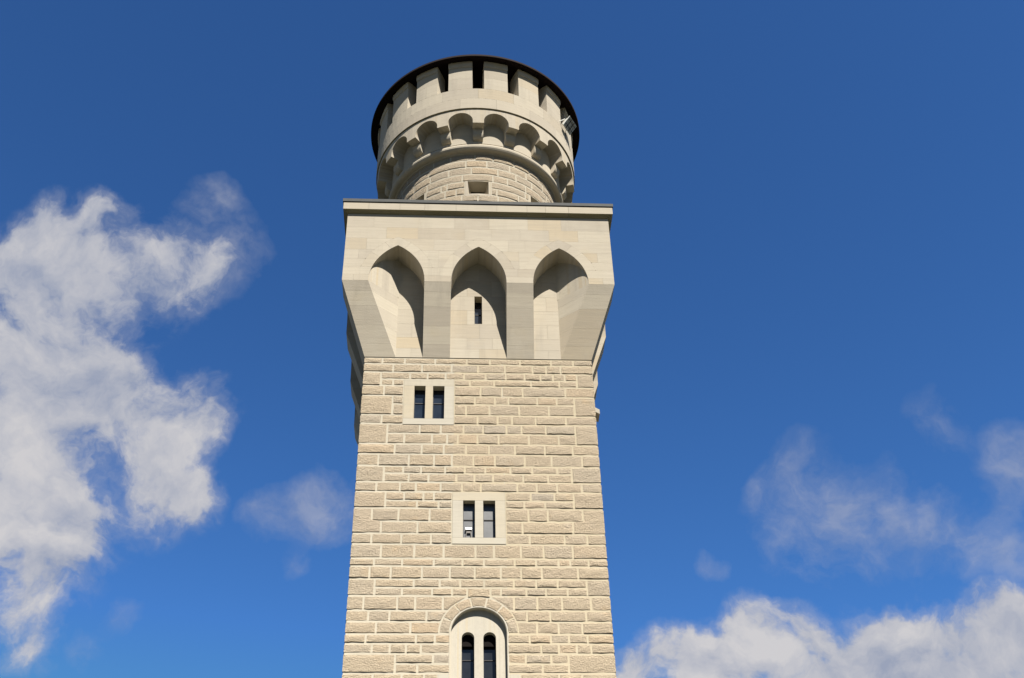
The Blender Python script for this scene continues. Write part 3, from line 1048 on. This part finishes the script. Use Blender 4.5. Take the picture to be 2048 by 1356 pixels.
TZ = [9.82, 9.485, 9.13, 8.765, 8.405, 8.08, 7.74, 7.38, 7.0, 6.64, 6.28, 5.95]
TJ = [[-43, -31.3, -18.7, -2, 10.3, 25.3, 37.7], [-48.5, -34.8, -8.1, 5.9, 21.9, 35, 51], [-47.7, -33.5, -19.8, -4.4, 13.4, 26.5, 39.7],
      [-51.3, -35.9, -10.4, 9.9, 20.1, 34.1], [-53.6, -37.8, -25, -20.7, -8.6, 8.6, 33.5], [-53.6, -36.4, -22, -14.5, -8.6, 8.6, 12.5, 28, 36.4]]
curved = lambda u, v, d: cyl_pt(RT + d, math.degrees(u / 3.09), v)
back_stones = MB()
for ri, (zt, zb) in enumerate(zip(TZ, TZ[1:])):
    J = list(TJ[ri]) if ri < len(TJ) else [-50 + 13 * i + rng.uniform(-3, 3) for i in range(9)]
    while J[-1] < 164: J.append(J[-1] + rng.uniform(9, 18))
    while J[0] > -164: J.insert(0, J[0] - rng.uniform(9, 18))
    J = [-180] + [j for j in J if abs(j) < 174] + [180]
    for a, b in zip(J, J[1:]):
        parts = [(a, b)]
        if zb < SLZ[1] - .02 and zt > SLZ[0] + .02:
            for c in SL[1:]:
                nxt = []
                for (p, q) in parts:
                    if q <= c - 8.6 or p >= c + 8.6: nxt.append((p, q)); continue
                    if p < c - 8.6: nxt.append((p, c - 8.6))
                    if q > c + 8.6: nxt.append((c + 8.6, q))
                parts = nxt
        for (p, q) in parts:
            if q - p < 2.2: continue
            u0, u1 = math.radians(p) * 3.09 + GAP, math.radians(q) * 3.09 - GAP
            vis = abs((p + q) / 2) < 85 and zt > 7.2
            if vis: rock_block('curved_stone', curved, u0, u1, zb + GV, zt - GV, turret)
            else: rock_block('', curved, u0, u1, zb + GV, zt - GV, None, collect=back_stones)
o = back_stones.build('rear_stonework', 'rough', turret); o['kind'] = 'stuff'

# ------------------------------------------------------------------ corbel table: torus, back wall, corbels and arcade
mb = MB()
tor = [(3.04, 9.80), (3.10, 9.80), (3.125, 9.815), (3.13, 9.84), (3.165, 9.845)]
for i in range(9):
    t = -PI / 2 + PI * i / 8
    tor.append((3.20 + .15 * math.cos(t), 9.995 + .15 * math.sin(t)))
tor += [(3.27, 10.15), (3.285, 10.165), (3.275, 10.175), (3.265, 11.46)]
lathe(mb, tor)
table = mb.build('corbel_table', 'ashlar', tower, smooth=False, weld=True)
table.location.x = TX
RA, RR = 3.80, 3.24              # arcade face and the depth it runs back to
ZSP, RAD = 10.835, .45
CH = 3.05                        # half width of a corbel in degrees


def strip_solid(mb, seq, ztop, Ro, Ri):
    """seq of (angle, bottom z) along the lower edge; flat top"""
    for (a, za), (b, zb) in zip(seq, seq[1:]):
        mb.quad(cyl_pt(Ro, a, za), cyl_pt(Ri, a, za), cyl_pt(Ri, b, zb), cyl_pt(Ro, b, zb))
        if b - a > 1e-6:
            mb.quad(cyl_pt(Ro, a, za), cyl_pt(Ro, b, zb), cyl_pt(Ro, b, ztop), cyl_pt(Ro, a, ztop))
            mb.quad(cyl_pt(Ro, a, ztop), cyl_pt(Ro, b, ztop), cyl_pt(Ri, b, ztop), cyl_pt(Ri, a, ztop))
    for (a, za) in (seq[0], seq[-1]):
        mb.quad(cyl_pt(Ro, a, za), cyl_pt(Ri, a, za), cyl_pt(Ri, a, ztop), cyl_pt(Ro, a, ztop))


E_ = .03
hwid = 10 - CH
left = []
for i in range(13):              # crown of the left half arch down to the corbel
    t = PI / 2 * i / 12
    left.append((-10 + hwid * math.sin(t), ZSP + RAD * math.cos(t)))
left[0] = (-10 + E_, left[0][1])
left += [(-CH, 10.712)]
seq = left + [(-1, 10.712), (1, 10.712)] + [(-a, z) for a, z in left[::-1]]
mb = MB(); strip_solid(mb, seq, 11.452, RA, RR)
arch_me = mb.mesh('arch_stone', 'ashlar', dz=H)
mb = MB()
cp = [(RR, 10.709), (3.485, 10.709), (3.49, 10.60)]
for i in range(1, 9):
    t = PI / 2 * i / 8
    cp.append((3.29 + .20 * math.cos(t), 10.55 - .27 * math.sin(t)))
cp += [(RR, 10.278)]
for (r0, z0), (r1, z1) in zip(cp, cp[1:]):
    for a, b in ((-CH, -1), (-1, 1), (1, CH)):
        mb.quad(cyl_pt(r0, a, z0), cyl_pt(r0, b, z0), cyl_pt(r1, b, z1), cyl_pt(r1, a, z1))
for a in (-CH, CH): mb.poly([cyl_pt(r, a, z) for r, z in cp])
corb_me = mb.mesh('corbel', 'ashlar')
for i in range(18):
    put('arch_stone', arch_me, table, math.radians(20 * i))
    put('corbel', corb_me, table, math.radians(20 * i))

# ------------------------------------------------------------------ parapet with merlons
RP = 3.85
mb = MB()
lathe(mb, [(3.3, 11.456), (3.80, 11.456), (3.80, 11.468), (3.835, 11.475), (3.836, 12.55), (3.16, 12.55), (3.16, 11.456)])
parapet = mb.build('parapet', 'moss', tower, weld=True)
parapet.location.x = TX


def arc_stone(name, a0, a1, z0, z1, Ro, Ri, n=5, bev=.004):
    mb = MB()
    k = 0
    for i in range(n + 1):
        a = a0 + (a1 - a0) * i / n
        mb.v += [cyl_pt(Ro, a, z0), cyl_pt(Ro, a, z1), cyl_pt(Ri, a, z1), cyl_pt(Ri, a, z0)]
    for i in range(n):
        p, q = 4 * i, 4 * i + 4
        for s_ in range(4):
            t = (s_ + 1) % 4
            mb.f.append((p + s_, q + s_, q + t, p + t))
    mb.f += [(3, 2, 1, 0), (4 * n, 4 * n + 1, 4 * n + 2, 4 * n + 3)]
    return mb.mesh(name, 'ashlar')


J_ = .035                        # half joint in degrees
band = [('parapet_stone', 11.502, 12.020, RP, 3.834), ('parapet_stone', 12.024, 12.572, RP, 3.14)]
b1 = arc_stone('parapet_stone', -10 + J_, 10 - J_, 11.480, 12.020, RP, 3.838)
b2 = arc_stone('parapet_stone', -10 + J_, 10 - J_, 12.0235, 12.572, RP, 3.838)
sill = arc_stone('crenel_sill', -3.3 + .02, 3.3 - .02, 12.553, 12.571, 3.836, 3.10)
mer = [arc_stone('merlon_stone', -6.7, 6.7, 12.575, 13.20, RP, 3.14), arc_stone('merlon_stone', -6.7, 6.7, 13.2035, 13.815, RP, 3.14)]
# half-width pieces for one course of every merlon so the joints break
h1 = arc_stone('merlon_stone', -6.7, -J_, 12.575, 13.20, RP, 3.14, 3)
h2 = arc_stone('merlon_stone', J_, 6.7, 12.575, 13.20, RP, 3.14, 3)
mb = MB()
capp = [(3.14, 13.8185), (RP + .002, 13.8185), (RP + .030, 13.835), (RP + .045, 13.875), (RP + .048, 14.03), (RP + .02, 14.20), (3.14, 14.20)]
for i in range(5):
    a, b = -6.72 + 13.44 * i / 5, -6.72 + 13.44 * (i + 1) / 5
    for (r0, z0), (r1, z1) in zip(capp, capp[1:] + capp[:1]):
        mb.quad(cyl_pt(r0, a, z0), cyl_pt(r0, b, z0), cyl_pt(r1, b, z1), cyl_pt(r1, a, z1))
for a in (-6.72, 6.72): mb.poly([cyl_pt(r, a, z) for r, z in capp])
cap_me = mb.mesh('cap_stone', 'ashlar')
for i in range(18):
    r0 = math.radians(20 * i)
    put('parapet_stone', b1, parapet, r0)
    put('parapet_stone', b2, parapet, r0 + math.radians(10))
    put('crenel_sill', sill, parapet, r0)
    r1 = r0 + math.radians(10)
    if i % 3 == 1: put('merlon_stone', h1, parapet, r1); put('merlon_stone', h2, parapet, r1)
    else: put('merlon_stone', mer[0], parapet, r1)
    put('merlon_stone', mer[1], parapet, r1)
    put('cap_stone', cap_me, parapet, r1)
mb = MB()
lathe(mb, [(0, 12.3), (3.15, 12.3)], 48)
mb.build('dark_floor_disc', 'dark', parapet)  # unseen black disc added to keep the inside of the battlements dark

# ------------------------------------------------------------------ roof
RO = 4.185
mb = MB()
lathe(mb, [(0, 14.62), (3.2, 14.30), (3.9, 14.215), (RO - .05, 14.10), (RO - .05, 14.085), (RO, 14.085), (RO + .004, 14.165), (RO - .02, 14.19), (3.2, 14.75), (0, 15.9)], 180)
roof = mb.build('roof', 'wood', tower, weld=True)
roof.location.x = TX
roof['label'] = 'dark conical roof whose black eaves overhang the battlements'
bd = MB()
bd.v += [cyl_pt(3.25, -4.6, 14.292), cyl_pt(RO - .06, -4.85, 14.098), cyl_pt(RO - .06, 4.85, 14.098), cyl_pt(3.25, 4.6, 14.292),
         cyl_pt(3.25, -4.6, 14.315), cyl_pt(RO - .06, -4.85, 14.125), cyl_pt(RO - .06, 4.85, 14.125), cyl_pt(3.25, 4.6, 14.315)]
bd.f += [(0, 1, 2, 3), (7, 6, 5, 4), (0, 4, 5, 1), (1, 5, 6, 2), (2, 6, 7, 3), (3, 7, 4, 0)]
bm_ = bd.mesh('soffit_board', 'wood')
for i in range(36):
    put('soffit_board', bm_, roof, math.radians(10 * i))

# ------------------------------------------------------------------ floodlight in a gap of the battlements
fl = bpy.data.objects.new('floodlight', None)
C.objects.link(fl)
tag(fl, 'grey metal floodlight with wire guard mounted in a right-hand gap of the battlements', 'floodlight')
cx, cy, cz = cyl_pt(4.03, 60, 12.80)
fl.location = (cx + TX, cy, cz + H)
# local axes: X along the wall, Y away from the wall, Z up; the head faces down and outwards
fl.rotation_euler = (0, 0, math.radians(60))
tiltm = Matrix.Rotation(math.radians(42), 4, 'X')


def fpart(name, mb, mat, tilt=True):
    if tilt: mb.v = [tuple(tiltm @ Vector(v)) for v in mb.v]
    return mb.build(name, mat, fl, dz=0)


mb = MB()       # housing: a shallow tapered tray, mouth towards -y
mb.v += [(-.27, -.10, -.20), (.27, -.10, -.20), (.27, -.10, .20), (-.27, -.10, .20), (-.19, .08, -.13), (.19, .08, -.13), (.19, .08, .13), (-.19, .08, .13)]
mb.f += [(7, 6, 5, 4), (0, 4, 5, 1), (1, 5, 6, 2), (2, 6, 7, 3), (3, 7, 4, 0)]
hs = fpart('housing', mb, 'galv')
mb = MB()
mb.box(-.30, .30, -.125, -.095, .185, .225); mb.box(-.30, .30, -.125, -.095, -.225, -.185)
mb.box(-.30, -.255, -.125, -.095, -.185, .185); mb.box(.255, .30, -.125, -.095, -.185, .185)
fpart('front_rim', mb, 'galv')
mb = MB(); mb.box(-.255, .255, -.103, -.098, -.185, .185); fpart('lamp_glass', mb, 'lamp_glass')
for x in (-.10, .10):
    mb = MB(); mb.box(x - .010, x + .010, -.142, -.127, -.22, .22); fpart('guard_bar', mb, 'iron')
for z in (-.10, .10):
    mb = MB(); mb.box(-.29, .29, -.158, -.144, z - .010, z + .010); fpart('guard_bar', mb, 'iron')
mb = MB()
for s in (-1, 1):
    mb.box(s * .315 - .008, s * .315 + .008, -.03, .30, -.025, .025)
mb.box(-.323, .323, .30, .315, -.025, .025)
fpart('yoke', mb, 'galv', tilt=False)
mb = MB(); mb.tube([(0, .31, 0), (0, .36, -.12), (0, .40, -.24)], .03, 8); fpart('bracket', mb, 'iron', tilt=False)
mb = MB(); mb.tube([(.05, .08, -.10), (.12, .16, -.25), (.16, .1905, -.42), (.17, .1905, -.9)], .012, 6); fpart('cable', mb, 'iron', tilt=False)

# ------------------------------------------------------------------ small device standing on the sill of the middle window
dv = bpy.data.objects.new('sensor_box', None)
C.objects.link(dv)
tag(dv, 'small white-topped box standing behind the left light of the middle window', 'box')
dv.location = (-.292, -3.345, H - 6.35)
mb = MB(); mb.box(-.088, .088, -.045, .025, .325, .385); mb.build('white_top', 'white', dv, dz=0)
for s_ in (-1, 1):
    mb = MB(); mb.prism([(s_ * .08 - .009, -.01), (s_ * .08 + .009, -.01), (s_ * .08 + .009, .01), (s_ * .08 - .009, .01)], .004, .324,
                        [(s_ * .055 - .009, -.01), (s_ * .055 + .009, -.01), (s_ * .055 + .009, .01), (s_ * .055 - .009, .01)]); mb.build('leg', 'brown', dv, dz=0)
mb = MB(); mb.box(-.05, .05, -.015, .015, .225, .320); mb.build('housing', 'brown', dv, dz=0)
